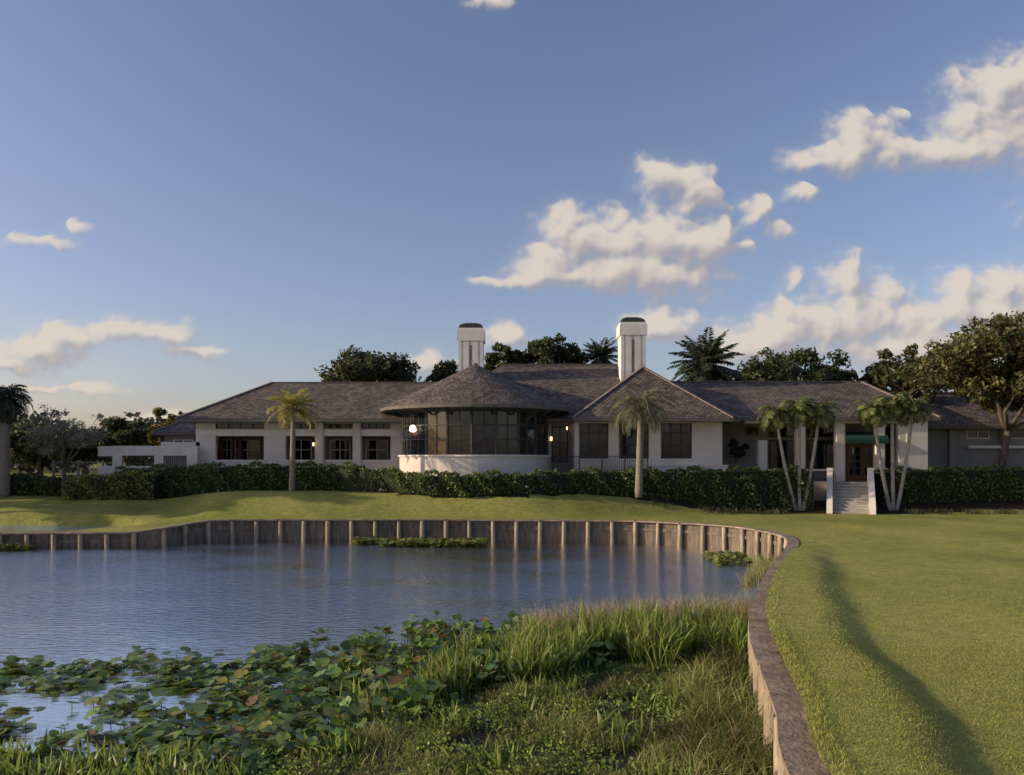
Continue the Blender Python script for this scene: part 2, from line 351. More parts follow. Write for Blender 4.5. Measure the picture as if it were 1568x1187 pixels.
def tree(name,x,y,z0,ztop,zbot,rx,n_cl=40,per=220,color=(0.045,0.065,0.018),ls=.2,tr=.3,seed=1,sparse=1.0,lean=0,ry=None,mtr=None,crad=.27):
    r=np.random.default_rng(seed); e=empty(name); ry=ry or rx
    zc=(ztop+zbot)/2; rz=(ztop-zbot)/2
    cs=[]
    while len(cs)<n_cl:
        p=r.uniform(-1,1,3); q=np.linalg.norm(p)
        if q<1 and (q>.45 or r.random()<.3):
            wv=1+0.16*sin(3*math.atan2(p[1],p[0])+seed)
            cs.append((x+lean+p[0]*rx*wv*.88,y+p[1]*ry*.88,zc+p[2]*rz*.85+ (0.08*rz*sin(p[0]*5+seed))))
    cs=np.array(cs); tb=B()
    fork=np.array((x+lean*.35,y,z0+(zbot-z0)*.75+.1))
    tb.tube([(x,y,z0-.3),(x+lean*.1,y,z0+(fork[2]-z0)*.5),fork],[tr*1.25,tr*.95,tr*.8],9)
    # main limbs, each dividing towards its own share of the clumps
    nl=min(5,max(3,n_cl//12)); ang0=r.uniform(0,2*pi); limbs=[]
    for j in range(nl):
        a=ang0+2*pi*j/nl; rr_=r.uniform(.3,.5)
        e2=np.array((x+lean*.8+cos(a)*rx*rr_,y+sin(a)*ry*rr_,zbot+rz*r.uniform(.25,.8)))
        m2=fork*.5+e2*.5+r.normal(size=3)*.06*rx
        tb.tube([fork,m2,e2],[tr*.62,tr*.45,tr*.3],7); limbs.append(e2)
    limbs=np.array(limbs)
    for i,c in enumerate(cs[::2]):
        s=limbs[np.argmin(((limbs-c)**2).sum(1))]
        mid=s*.5+c*.5+r.normal(size=3)*.07*rx
        k=r.uniform(.13,.24)
        tb.tube([s,mid,c],[tr*k,tr*k*.6,.015],5)
    tb.out('trunk',mtr or M_bark,e,True)
    P=[];C=[]
    for c in cs:
        n=int(per*r.uniform(.6,1.3)*sparse); rad=rx*crad*r.uniform(.65,1.25)
        k=7; sub=rand_dirs(k,r)*rad*.75; sub[:,2]*=.65; w=r.integers(0,k,n)
        d=sub[w]+rand_dirs(n,r)*(r.random((n,1))**.6)*rad*.5; d[:,2]*=.85
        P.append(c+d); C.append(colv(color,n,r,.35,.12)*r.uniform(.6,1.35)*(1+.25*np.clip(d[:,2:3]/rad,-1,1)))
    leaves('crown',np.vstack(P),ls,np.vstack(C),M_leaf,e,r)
    return e
def palm(name,stems,nfr=26,fr=1.8,up=.6,color=(0.06,0.09,0.025),seed=1,tr=.15,mt=None,leafl=.38,drop=1.0,skirt=0,lw=.03,swell=1.0,nl=34):
    r=np.random.default_rng(seed); e=empty(name); tb=B(); fb=B(); V=[];C=[]
    for (bx,by,bz,cx,cy,cz) in stems:
        mid=((bx*.45+cx*.55)+ (cx-bx)*.12,(by+cy)/2,(bz+cz)/2)
        Pp=[];Rr=[]
        N=14
        for i in range(N+1):
            t=i/N; p=[(1-t)**2*b0+2*t*(1-t)*m0+t*t*c0 for b0,m0,c0 in zip((bx,by,bz-.2),mid,(cx,cy,cz))]
            Pp.append(p); Rr.append(tr*(1.35-.5*t*swell)*(1+.06*(i%2)))
        tb.tube(Pp,Rr,9)
        for k in range(nfr):
            az=2*pi*(k*.382+r.uniform(-.03,.03)); lvl=(k+.5)/nfr
            el=radians(82-lvl*(95+40*skirt)+r.uniform(-8,8))*up+ (1-up)*radians(20)*(1-lvl)
            L_=fr*r.uniform(.85,1.1); o=np.array((cx,cy,cz),float); d=np.array((cos(az),sin(az),0.0))
            pp=[]; q=o.copy(); ang=el; ns=9
            for j in range(ns+1):
                pp.append(q.copy()); q=q+(d*cos(ang)+np.array((0,0,sin(ang))))*L_/ns; ang-=drop*radians(9)*(1+.6*j/ns)
            pp=np.array(pp)
            fb.tube([tuple(p) for p in pp],[max(.006,.025*(1-j/(ns+.5))) for j in range(ns+1)],4)
            ts=np.linspace(.12,1,nl)
            side=np.array((-d[1],d[0],0))
            for t in ts:
                f=t*ns; i=min(int(f),ns-1); c=pp[i]*(1-f+i)+pp[i+1]*(f-i); dr=pp[i+1]-pp[i]; dr/=np.linalg.norm(dr)
                ll=leafl*(.35+1.0*sin(pi*min(1,t*.85+.12)))*r.uniform(.85,1.1)
                upv=np.cross(side,dr); 
                for sg in (-1,1):
                    ld=side*sg*.8+dr*.65-np.array((0,0,1))*r.uniform(.05,.4)+upv*r.uniform(-.25,.25); ld/=np.linalg.norm(ld)
                    wd=np.cross(ld,upv+r.normal(size=3)*.3); wd/=np.linalg.norm(wd)+1e-9
                    tip=c+ld*ll; tip[2]-=.12*ll; m_=c+ld*ll*.45
                    V+= [c,m_+wd*lw*.5,tip,m_-wd*lw*.5]
                    cc=np.array(color)*r.uniform(.7,1.25)*(1.15-.45*lvl); C+=[cc]*4
    tb.out('trunk',mt or M_palmt,e,True); fb.out('frond_stems',M_palmw,e)
    V=np.array(V); obj('fronds',V,np.arange(len(V)).reshape(-1,4),M_leaf,e,col=np.array(C))
    return e
def gh(x,y): return float(land_h(np.array([x]),np.array([y]))[0])

# ------------------------------------------------------------------ clubhouse
H=empty('clubhouse')
TZ=2.8
W=B(); G=B(); FR=B(); TR=B(); DK=B(); GW=B()
def bands(b,X0,X1,Y,th,bs):
    for z0,z1,ops in bs:
        x=X0
        for a,c in sorted(ops):
            if a>x: b.box(x,a,Y,Y+th,z0,z1)
            x=c
        if x<X1: b.box(x,X1,Y,Y+th,z0,z1)
def window(x0,x1,z0,z1,Y,nx_,zs=(),fr=FR,w=.06,gl=G):
    gl.box(x0,x1,Y,Y+.03,z0,z1)
    f0,f1=Y-.05,Y-.004
    fr.box(x0,x0+w,f0,f1,z0,z1); fr.box(x1-w,x1,f0,f1,z0,z1)
    fr.box(x0+w,x1-w,f0,f1,z0,z0+w); fr.box(x0+w,x1-w,f0,f1,z1-w,z1)
    for i in range(1,nx_):
        x=x0+(x1-x0)*i/nx_; fr.box(x-w/2,x+w/2,f0+.003,f1,z0+w,z1-w)
    for z in zs: fr.box(x0+w,x1-w,f0+.006,f1,z-w/2,z+w/2)
# left wing
Y=50; f=lambda p:sx(p,50)
ops=[(f(330),f(404)),(f(437),f(482)),(f(496),f(540)),(f(553),f(598))]
bands(W,f(300),f(622),Y,.35,[(1.9,4.1,[]),(4.1,5.62,ops),(5.62,6.08,[]),(6.08,6.42,ops),(6.42,6.6,[])])
for a,c in ops:
    window(a,c,6.08,6.42,Y+.15,4)
    TR.box(a-.05,c+.05,Y-.06,Y+.36,4.02,4.1+.03)   # sill
for p in (489,546.5): W.box(f(p)-.24,f(p)+.24,Y-.14,Y-.003,2.2,6.55)
TR.box(f(300),f(622),Y-.05,Y-.003,5.66,6.03)
W.box(f(300),f(300)+.35,50.35,62,1.9,6.6)
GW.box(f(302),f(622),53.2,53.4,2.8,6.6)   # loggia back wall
for a,c in ((340,355),(360,398),(445,478),(505,537),(560,595)):
    k=53.1/50
    window((f(a))*k,(f(c))*k,3.6 if a==340 else 4.0,5.5,53.1,2,(4.8,),TR,.07)
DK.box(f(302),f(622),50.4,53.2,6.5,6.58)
# centre-right block
Y=48; f=lambda p:sx(p,48)
ops=[(f(887),f(932)),(f(948),f(994)),(f(1012),f(1060))]
bands(W,f(880),f(1106),Y,.35,[(1.9,4.18,[]),(4.18,6.34,ops),(6.34,6.6,[])])
for a,c in ops:
    window(a,c,4.18,6.34,Y+.2,3,(5.0,5.75))
    TR.box(a-.06,c+.06,Y-.06,Y+.1,4.12,4.2)
W.box(f(1106)-.35,f(1106)-.002,Y+.35,52,1.9,6.6); W.box(f(880)+.002,f(880)+.35,Y+.35,52,1.9,6.6)
TR.box(f(945),f(1112),Y-.35,Y-.1,2.0,3.75); TR.box(f(944),f(1113),Y-.4,Y-.05,3.75,3.83)
# connector
Y=50; f=lambda p:sx(p,50)
GW.box(1.6,f(900),Y,Y+.3,2.0,6.6)
window(2.5,3.5,4.0,6.2,49.93,2,(5.2,))
# right wing colonnade
for a,c,zt in ((1162,1175,5.35),(1220,1233,6.4),(1281,1294,6.4),(1342,1355,6.4),(1377,1388,6.4)):
    W.box(sx(a,49.3),sx(c,49.3),49.3,49.75,2.4,zt)
W.box(sx(1388,49.3)+.003,sx(1420,49.3),49.25,52,2.2,6.6)
TR.box(sx(1142,49.3),sx(1388,49.3),49.35,49.7,6.4,6.62)
TR.box(sx(1142,49.3),sx(1294,49.3),49.42,49.62,3.45,3.55)
GW.box(f(1106),sx(1420,51.3),51.3,51.6,2.2,6.62)
k=51.2/50
for a,c,z0,z1,n_ in ((1143,1160,5.7,6.2,2),(1178,1218,3.5,5.4,3),(1178,1218,5.6,6.25,3),(1236,1279,3.5,5.4,3),(1236,1279,5.6,6.25,3),(1357,1376,2.9,6.2,1)):
    window(f(a)*k,f(c)*k,z0,z1,51.2,n_)
# door
D=B(); dx0,dx1=f(1296)*k,f(1341)*k
for (a,b_) in ((dx0,(dx0+dx1)/2-.01),((dx0+dx1)/2+.01,dx1)):
    w=.12; D.box(a,a+w,51.0,51.08,2.8,5.05); D.box(b_-w,b_,51.0,51.08,2.8,5.05); D.box(a+w,b_-w,51.0,51.08,2.8,3.15); D.box(a+w,b_-w,51.0,51.08,4.93,5.05)
    G.box(a+w,b_-w,51.03,51.05,3.15,4.93)
    D.box((a+b_)/2-.02,(a+b_)/2+.02,51.0,51.028,3.15,4.93)
    for z in (3.6,4.05,4.5): D.box(a+w,b_-w,51.003,51.027,z-.02,z+.02)
D.box(dx0-.08,dx1+.08,50.98,51.1,5.05,5.15); D.out('door',M_door,H)
window(dx0,dx1,5.2,5.9,51.15,3,(),TR)
AW=B()
for i in range(8):
    a0=pi/2*i/8;a1=pi/2*(i+1)/8
    AW.v+=[(f(1285),50.9-1.9*sin(a0),5.35+.55*cos(a0)),(f(1350),50.9-1.9*sin(a0),5.35+.55*cos(a0)),(f(1350),50.9-1.9*sin(a1),5.35+.55*cos(a1)),(f(1285),50.9-1.9*sin(a1),5.35+.55*cos(a1))]
    AW.f.append((i*4,i*4+1,i*4+2,i*4+3))
AW.box(f(1285),f(1350),48.98,49.0,5.15,5.345); AW.out('awning',M_teal,H)
# far right wing
Y=54; f=lambda p:sx(p,54)
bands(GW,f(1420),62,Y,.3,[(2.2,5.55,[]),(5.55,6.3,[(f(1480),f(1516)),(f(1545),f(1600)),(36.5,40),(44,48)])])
for a,c in ((f(1480),f(1516)),(f(1545),f(1600)),(36.5,40),(44,48)): window(a,c,5.55,6.25,Y+.1,2,(),TR,.08)
TR.box(f(1480),62,Y-.3,Y-.05,4.9,5.1)
for p in (1450,1530,1600): GW.box(f(p),f(p)+.4,Y-.35,Y-.02,2.2,6.3)
# left low terrace wing
Y=49.4; f=lambda p:sx(p,49.4)
o=[(f(186),f(236)),(f(250),f(286))]
bands(W,f(150),f(302),Y,.3,[(1.6,3.75,[]),(3.75,4.4,[(f(140),f(172))]+o),(4.4,5.0,[(f(140),f(172))])])
W.box(f(150),f(172),Y,Y+.3,4.35,4.98)
for a,c in o:
    for i in range(12): FR.box(a+(c-a)*i/12,a+(c-a)*i/12+.03,Y+.12,Y+.15,3.75,4.3)
    FR.box(a,c,Y+.1,Y+.17,4.3,4.34)
GW.box(-23.6,-20,54,58,2.0,6.0); window(-22.9,-21.6,4.9,5.5,53.96,2,(),TR)
W.box(f(240),f(300),Y+.6,Y+.8,5.0,5.25)
# terrace
T=B(); T.box(-7,27,47.75,49.3,1.6,TZ); T.box(-24,27,49.705,64,1.6,TZ-.003); T.box(-7,27,49.3,49.705,1.6,TZ-.001); T.out('terrace',M_terr,H)
# rotunda
cx,cy,R=-2.3,50.0,4.6
def arc(Rr,z,n=20,a0=-180,a1=0): return [(cx+Rr*cos(radians(a0+(a1-a0)*i/n)),cy+Rr*sin(radians(a0+(a1-a0)*i/n)),z) for i in range(n+1)]
def ring(b,r0,r1,z0,z1,n=40):
    A=arc(r0,z0,n);Bq=arc(r1,z0,n);C=arc(r1,z1,n);Dq=arc(r0,z1,n)
    for i in range(n):
        k=len(b.v); b.v+=[A[i],A[i+1],Bq[i+1],Bq[i],Dq[i],Dq[i+1],C[i+1],C[i]]
        b.f+=[tuple(k+j for j in q) for q in [(0,3,2,1),(4,5,6,7),(0,1,5,4),(2,3,7,6)]]
ring(W,4.3,4.72,1.9,4.32); ring(TR,4.3,4.82,4.32,4.42); ring(FR,4.35,4.66,6.9,7.15)
ring(FR,4.4,4.63,6.1,6.18,20); ring(FR,4.4,4.625,5.3,5.35,20)
NF=10; gp=arc(4.56,0,NF)
for i in range(NF):
    a=gp[i];b_=gp[i+1]; k=len(G.v); G.v+=[(a[0],a[1],4.42),(b_[0],b_[1],4.42),(b_[0],b_[1],6.9),(a[0],a[1],6.9)]; G.f.append((k,k+1,k+2,k+3))
    FR.tube([(a[0],a[1],4.42),(a[0],a[1],6.9)],[.09,.09],6)
    m_=((a[0]+b_[0])/2,(a[1]+b_[1])/2); FR.tube([(m_[0],m_[1],4.42),(m_[0],m_[1],6.9)],[.045,.045],6)
W.box(cx+4.55,cx+4.75,49.7,50.0,2.8,7.0); W.box(cx-4.75,cx-4.55,49.9,50.3,2.8,7.0)
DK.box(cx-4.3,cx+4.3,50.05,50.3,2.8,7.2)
for i in range(13):
    a=radians(-180+15*i); FR.beam((cx+4.6*cos(a),cy+4.6*sin(a),6.75),(cx+5.5*cos(a),cy+5.5*sin(a),7.08),.08,.1)
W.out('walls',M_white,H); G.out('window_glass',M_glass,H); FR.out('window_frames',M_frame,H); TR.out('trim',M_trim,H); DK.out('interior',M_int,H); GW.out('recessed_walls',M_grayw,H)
# roofs
RV=[];RF=[];RUV=[]; FA=B(); CAP=B()
def rface(pts):
    P=[Vector(p) for p in pts]; n_=(P[1]-P[0]).cross(P[2]-P[0]).normalized()
    if n_.z<0: P.reverse(); n_=-n_
    u=Vector((0,0,1)).cross(n_).normalized(); v=n_.cross(u); k=len(RV)
    RV.extend([tuple(p) for p in P]); RF.append(tuple(range(k,k+len(P)))); RUV.extend([(p.dot(u),p.dot(v)) for p in P])
def eave(loop,z,th=.2):
    k=len(FA.v); n_=len(loop)
    FA.v+=[(x,y,z-.004) for x,y in loop]+[(x,y,z-th) for x,y in loop]
    for i in range(n_): j=(i+1)%n_; FA.f.append((k+i,k+j,k+n_+j,k+n_+i))
    FA.f.append(tuple(k+n_+i for i in range(n_)))
def cap(a,b_): CAP.beam((a[0],a[1],a[2]+.03),(b_[0],b_[1],b_[2]+.03),.22,.06)
def hip(x0,x1,y0,y1,ze,rx0,rx1,ry,zr,caps=(0,1,2,3)):
    A,Bq,C,Dq=(x0,y0,ze),(x1,y0,ze),(x1,y1,ze),(x0,y1,ze); R0=(rx0,ry,zr);R1=(rx1,ry,zr)
    rface([A,Bq,R1,R0]); rface([Bq,C,R1]); rface([C,Dq,R0,R1]); rface([Dq,A,R0])
    eave([(x0,y0),(x1,y0),(x1,y1),(x0,y1)],ze)
    e=[(A,R0),(Bq,R1),(R0,R1),(Dq,R0)]
    for i in caps: cap(*e[i])
hip(-20.6,4,48.7,63.5,6.65,-16.9,3,56,9.55,(0,2))
hip(-6.5,14,48.75,67,6.64,-0.7,8.2,58,11.05,(1,2))
hip(10,26.4,49.0,64,6.74,11,24.8,56.5,9.66,(1,2))
hip(24,64,53.0,67,6.4,26,62,60,9.17,(2,))
hip(-24.2,-19.5,53.5,59,6.0,-23,-20.3,56,6.9,(0,2))
ap=(8.7,53,10.3); bk=(8.7,59,10.3); A=(3.6,47.0,6.6);Bq=(13.1,47.0,6.6); C=(13.1,60,6.6);Dq=(3.6,60,6.6)
rface([A,Bq,ap]); rface([Bq,C,bk,ap]); rface([Dq,A,ap,bk]); eave([(3.6,47),(13.1,47),(13.1,60),(3.6,60)],6.6); cap(A,ap);cap(Bq,ap)
er=arc(5.9,7.25,24); apx=(cx,cy,10.15); bkp=(cx,58,10.15)
for i in range(24): rface([er[i],er[i+1],apx])
L0=(cx-5.9,57,7.25);R0=(cx+5.9,57,7.25)
rface([L0,er[0],apx,bkp]); rface([er[-1],R0,bkp,apx])
eave([(p[0],p[1]) for p in er]+[(R0[0],57),(L0[0],57)],7.25,.18)
cap(apx,bkp)
obj('roof',RV,RF,M_roof,H,uv=RUV)
FA.out('fascia',M_fascia,H); CAP.out('ridge_caps',mat('ridge_shake',(0.25,0.20,0.165),(0.12,0.10,0.085),scale=6,bump=.4),H)
# chimneys
CH=B(); CD=B(); CG=B()
def chimney(x0,x1,y0,zt,zb=8.5):
    y1=y0+1.7; z1=zt-.35
    CH.box(x0+.1,x1-.1,y0+.1,y1-.1,zb,z1-.9)
    CH.box(x0,x1,y0,y1,z1-.9,z1-.15); CH.box(x0+.06,x1-.06,y0+.06,y1-.06,z1-.15,z1)
    w=(x1-x0)
    for a,b_ in ((.0,.12),(.2,.42),(.58,.8),(.88,1.0)):
        CH.box(x0+.1+a*(w-.2)+.002,x0+.1+b_*(w-.2)-.002,y0+.04,y0+.098,zb,z1-.902)
    CG.box(x0+.13+.43*(w-.2),x0+.07+.57*(w-.2),y0+.085,y0+.0985,zb+1.3,z1-1.2)
    xc=(x0+x1)/2;yc=(y0+y1)/2; n_=8
    for i in range(n_):
        t0=i/n_;t1=(i+1)/n_; 
        hw=lambda t:(w/2-.12)*math.sqrt(max(0,1-t**2.2))
        CD.box(xc-hw(t0),xc+hw(t0),yc-.7*math.sqrt(1-t0**2.2),yc+.7*math.sqrt(1-t0**2.2),z1+.4*t0+.002,z1+.4*t1)
    CH.box(x0+.25,x1-.25,y0+.2,y0+.24,z1+.02,z1+.1)
chimney(-3.78,-1.88,54.6,13.55); chimney(7.38,9.28,54.6,13.95)
CH.out('chimneys',M_chim,H); CD.out('chimney_caps',mat('chimney_metal',(0.06,0.06,0.06),scale=4,rough=.5),H); CG.out('chimney_flues',M_grayw,H)
# lanterns
def lantern(x,y,z,s=.16,m=M_lamp):
    e=empty('wall_lantern'); a=B(); a.box(x-s*.5,x+s*.5,y-s*.5,y+s*.5,z-s,z+s); a.out('lamp_glass',m,e)
    b_=B(); b_.box(x-s*.62,x+s*.62,y-s*.62,y+s*.62,z+s+.002,z+s*1.25); b_.box(x-s*.3,x+s*.3,y-s*.3,y+s*.3,z+s*1.25,z+s*1.7); b_.box(x-s*.62,x+s*.62,y-s*.62,y+s*.62,z-s*1.2,z-s-.002)
    b_.box(x-.02,x+.02,y+s*.62,y+s*.62+.2,z+s,z+s+.04)
    for i in (-1,1):
        for j in (-1,1): b_.box(x+i*s*.55-.01,x+i*s*.55+.01,y+j*s*.55-.01,y+j*s*.55+.01,z-s,z+s)
    b_.out('lantern_frame',M_frame,e)
lantern(2.45,49.7,5.45,.12); lantern(sx(480,49.7),49.7,5.1,.1); lantern(sx(868,49.8),49.75,6.1,.09)
lp=empty('window_glint'); a=B(); pz=5.95; px,py=sx(634,46.9),46.3  # added glowing globe, stands in for a bright glint on the rotunda glass
a.tube([(px,py,pz-.2),(px,py,pz-.12),(px,py,pz+.1),(px,py,pz+.2)],[.1,.2,.17,.05],12); a.out('glint_glow',M_glint,lp,True)
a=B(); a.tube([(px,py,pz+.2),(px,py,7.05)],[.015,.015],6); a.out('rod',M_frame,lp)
# umbrellas in loggia
for p in (338,368):
    e=empty('patio_umbrella'); x=sx(p,51); a=B(); a.tube([(x,51,4.0),(x,51,4.25),(x,51,5.3),(x,51,5.55)],[.16,.22,.12,.02],10); a.out('folded_canopy',M_umb,e,True)
    a=B(); a.tube([(x,51,2.8),(x,51,5.6)],[.025,.025],6); a.tube([(x,51,2.8),(x,51,2.9)],[.25,.25],12); a.out('pole',M_frame,e)
# railing
rl=empty('railing'); a=B()
x0,x1=sx(852,46.6),sx(992,46.6)
a.box(x0,x1,46.6,46.64,4.32,4.36); a.box(x0,x1,46.6,46.64,3.5,3.53)
for i in range(46): x=x0+(x1-x0)*i/45; a.box(x-.01,x+.01,46.61,46.63,3.0,4.32)
for i in range(5): x=x0+(x1-x0)*i/4; a.box(x-.03,x+.03,46.59,46.65,2.2,4.42)
a.out('bars',M_frame,rl)
# lattice fence
lf=empty('lattice_fence'); a=B(); x0,x1=sx(82,50),sx(158,50)
for i in range(14):
    x=x0+(x1-x0)*i/13
    for s_ in (-1,1): a.beam((x-.25*s_,50+.02*s_,3.2),(x+.25*s_,50+.02*s_,3.95),.03,.02)
a.box(x0,x1,49.95,50.05,3.95,4.02); a.box(x0,x1,49.95,50.05,3.12,3.2)
for x in (x0,(x0+x1)/2,x1): a.box(x-.05,x+.05,49.93,50.07,1.8,4.1)
a.out('slats',M_grayw,lf)
# stairs
st=empty('stone_stairs'); ang=radians(-22); ox,oy=19.15,45.0
def rt(q): return (ox+q[0]*cos(ang)-q[1]*sin(ang),oy+q[0]*sin(ang)+q[1]*cos(ang),q[2])
a=B(); b_=B(); c_=B()
for i in range(10):
    a.box(-.95,.95,i*.28,i*.28+.279,.6,1.02+.178*(i+1)-.04,rt); c_.box(-.95,.95,i*.28-.03,i*.28+.28,1.02+.178*(i+1)-.038,1.02+.178*(i+1),rt)
for sx_ in (-1,1):
    k=len(b_.v); xs=(sx_*.96,sx_*1.28)
    prof=[(-.25,.6),(3.2,.6),(3.2,3.65),(2.75,3.65),(-.25,1.42)]
    for x in xs: b_.v+=[rt((x,y,z)) for y,z in prof]
    b_.f+=[tuple(k+i for i in range(5)),tuple(k+5+i for i in reversed(range(5)))]+[(k+i,k+5+i,k+5+(i+1)%5,k+(i+1)%5) for i in range(5)]
a.out('risers',M_stone,st); c_.out('treads',mat('tread_stone',(0.45,0.43,0.40),(0.36,0.34,0.32),scale=4,bump=.1),st); b_.out('cheek_walls',M_trim,st)

# ------------------------------------------------------------------ hedges & shrubs
def hedge(name,pth,top,th=1.2,n_per=420,color=(0.10,0.145,0.042),ls=.09,seed=1,flowers=0):
    r=np.random.default_rng(seed); e=empty(name); P=np.array(pth,float); sg=np.r_[0,np.cumsum(np.linalg.norm(np.diff(P,axis=0),axis=1))]
    L_=sg[-1]; N=int(L_*n_per); s=r.uniform(0,L_,N); X=np.interp(s,sg,P[:,0]); Y=np.interp(s,sg,P[:,1])
    tp=np.interp(s,sg,top)+.10*np.sin(s*2.1+seed)+.07*np.sin(s*5.3)+.05*np.sin(s*11)
    g0=land_h(X,Y-.3); face=r.random(N)
    v=r.random(N)
    yy=np.where(face<.62,-th/2-.12*np.sin(s*3.7+v*4)+r.normal(0,.06,N),r.uniform(-th/2,th/2,N))
    zz=np.where(face<.62,g0+(tp-g0)*v,tp+r.normal(0,.05,N))
    yy=np.where(face<.62,yy+np.maximum(0,v-.8)*1.2,yy)
    C=colv(color,N,r,.4,.12)*(.7+.5*np.sin(s*4+v*5)**2)[:,None]
    if flowers:
        m=(r.random(N)<flowers); C[m]=(0.6,0.6,0.55)
    leaves('leaves',np.c_[X,Y+yy,zz],ls,C,M_leaf,e,r,asp=.55)
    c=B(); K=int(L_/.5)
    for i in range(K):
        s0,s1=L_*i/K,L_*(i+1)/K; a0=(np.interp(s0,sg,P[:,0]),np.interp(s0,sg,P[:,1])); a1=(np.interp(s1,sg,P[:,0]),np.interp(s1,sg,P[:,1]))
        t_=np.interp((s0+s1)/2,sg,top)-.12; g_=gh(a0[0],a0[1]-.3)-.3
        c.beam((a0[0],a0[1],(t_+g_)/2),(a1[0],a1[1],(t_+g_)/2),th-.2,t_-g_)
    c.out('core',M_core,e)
hedge('hedge',[(-24,48.6),(-20,48.2),(-14,47.8),(-10,47.2),(-7.6,45.6),(-5,44.2),(-2.3,43.8),(1,44.3),(4,45.7),(8,46.0),(13,46.0),(17.4,46.6)],[3.5,3.7,3.8,3.8,3.5,3.35,3.3,3.35,3.45,3.5,3.55,3.5],seed=2,flowers=.006)
hedge('hedge',[(21.6,47.1),(28,47.6),(36,48.5),(60,50)],[3.45,3.6,3.6,3.6],seed=5)
hedge('shrub_border',[(-26.3,47.4),(-24,47.4),(-21,47.3)],[2.9,3.2,3.3],color=(0.18,0.20,0.045),seed=6,n_per=600)
hedge('shrub_border',[(-45,50),(-33,49.5),(-28,48.8),(-26,48.9)],[3.6,3.3,3.0,2.8],color=(0.09,0.11,0.04),seed=7,ls=.13)
def tuft(name,cxs,color,n,h,w,seed):
    r=np.random.default_rng(seed); P=[]
    for x,y,rad in cxs:
        k=int(n/len(cxs)); q=r.normal(0,rad/2,(k,2)); X=x+q[:,0];Y=y+q[:,1]; P.append(np.c_[X,Y,land_h(X,Y)])
    P=np.vstack(P); m=len(P)
    blades(name,P,r.uniform(.5,1.1,m)*h,np.full(m,w),r.uniform(.2,.9,m),colv(color,m,r),M_reed,r=r)
tuft('bed_plants',[(sx(p,44.9),44.9,.7) for p in (1085,1110,1010,1150,1190)]+[(sx(p,44.9),44.9,.7) for p in (1400,1440,1490,1540)],(0.09,0.10,0.045),900,.4,.03,4)
tree('wall_shrub',sx(1128,50),50.2,2.8,5.5,4.2,.7,14,120,(0.05,0.06,0.03),.14,.05,33)

# ------------------------------------------------------------------ trees
def bt(p,top,bot,hw,Y,seed,color=(0.055,0.07,0.028),n_cl=46,per=230,ls=.2,name='oak_tree',**k):
    tree(name,sx(p,Y),Y,2.4,sz(top,Y),sz(bot,Y),hw*Y/F,n_cl,per,color,ls,.35,seed,**k)
bt(572,540,612,78,68,11); bt(690,549,610,40,70,12,n_cl=26); bt(770,526,590,38,70,13,n_cl=26); bt(838,516,590,58,70,14)
bt(1212,534,615,82,70,15); bt(1135,560,620,50,72,16,n_cl=26); bt(1300,556,620,60,72,17,n_cl=30); bt(1372,566,620,55,74,18,n_cl=30)
bt(520,566,620,40,72,19,n_cl=20)
bt(258,622,685,34,57,20,color=(0.17,0.15,0.035),n_cl=22,per=160,ls=.15)
bt(195,645,700,60,66,21); bt(60,660,712,60,68,22); bt(130,650,710,50,70,23)
tree('oak_tree',30.9,50.3,2.4,13.2,7.0,6.4,125,250,(0.10,0.095,0.035),.16,.24,41,lean=1.2,ry=4.5,crad=.19)
tree('oak_tree',sx(1455,54),58,2.4,sz(515,56),sz(615,56),3.2,46,200,(0.07,0.08,0.03),.17,.2,43,crad=.24)
tree('small_tree',sx(98,48),48,1.95,sz(611,48),sz(705,48),2.3,60,130,(0.20,0.19,0.14),.065,.13,51,crad=.22)
# distant mass of trees, ring behind the place
r=np.random.default_rng(99); P=[];C=[]
for i in range(380):
    az=r.uniform(-80,80); dd=r.uniform(95,150); x=dd*math.tan(radians(az)) if abs(az)<55 else dd*1.4*np.sign(az)+r.uniform(-40,60); y=dd if abs(az)<55 else r.uniform(-30,110)
    if abs(x)<40 and y<90: continue
    hh=r.uniform(6,9.5)*(dd/120)**.5; n_=300; rad=r.uniform(3,5.5)
    d_=rand_dirs(n_,r)*(r.random((n_,1))**.4)*np.array([rad,rad,hh*.5]); P.append(np.array([x,y,2.2+hh*.5])+d_); C.append(colv((0.045,0.057,0.032),n_,r,.3)*r.uniform(.6,1.3))
leaves('distant_trees',np.vstack(P),.5,np.vstack(C),M_leaf,None,r,asp=.7)
# out-of-frame oaks on the west side (cast the long evening shadows)
for i,(x,y,zt,rx) in enumerate([(-37.5,46.5,12.5,5.0),(-43,43.6,14,4.2),(-52,48,16.5,6)]):
    tree('oak_tree',x,y,2,zt,5.0,rx,45,150,(0.04,0.055,0.018),.35,.4,60+i)

# palms
palm('date_palm',[(sx(447,45.5),45.5,2.2,sx(449,45.5),45.5,7.05)],30,1.75,1.0,(0.36,0.34,0.08),1,.13,leafl=.34,drop=.75,lw=.045)
palm('date_palm',[(sx(978,44.9),44.9,2.2,sx(981,44.9),44.9,7.1)],34,2.2,.95,(0.13,0.15,0.075),2,.17,leafl=.4,drop=1.05,lw=.04,skirt=.1)
palm('date_palm',[(sx(1080,62),62,2.4,sx(1080,62),62,11.5)],64,3.1,1.0,(0.065,0.09,0.05),3,.3,leafl=.55,drop=.45,skirt=1.0,lw=.12,nl=40)
palm('date_palm',[(sx(920,70),70,2.4,sx(920,70),70,sz(548,70))],44,2.0,1.0,(0.07,0.09,0.045),4,.25,leafl=.45,drop=.5,skirt=.8,lw=.10)
palm('date_palm',[(sx(5,48),48,2,sx(8,48),48,sz(610,48))],40,1.7,.95,(0.06,0.075,0.045),5,.26,leafl=.45,drop=1.2,skirt=.9,lw=.06)
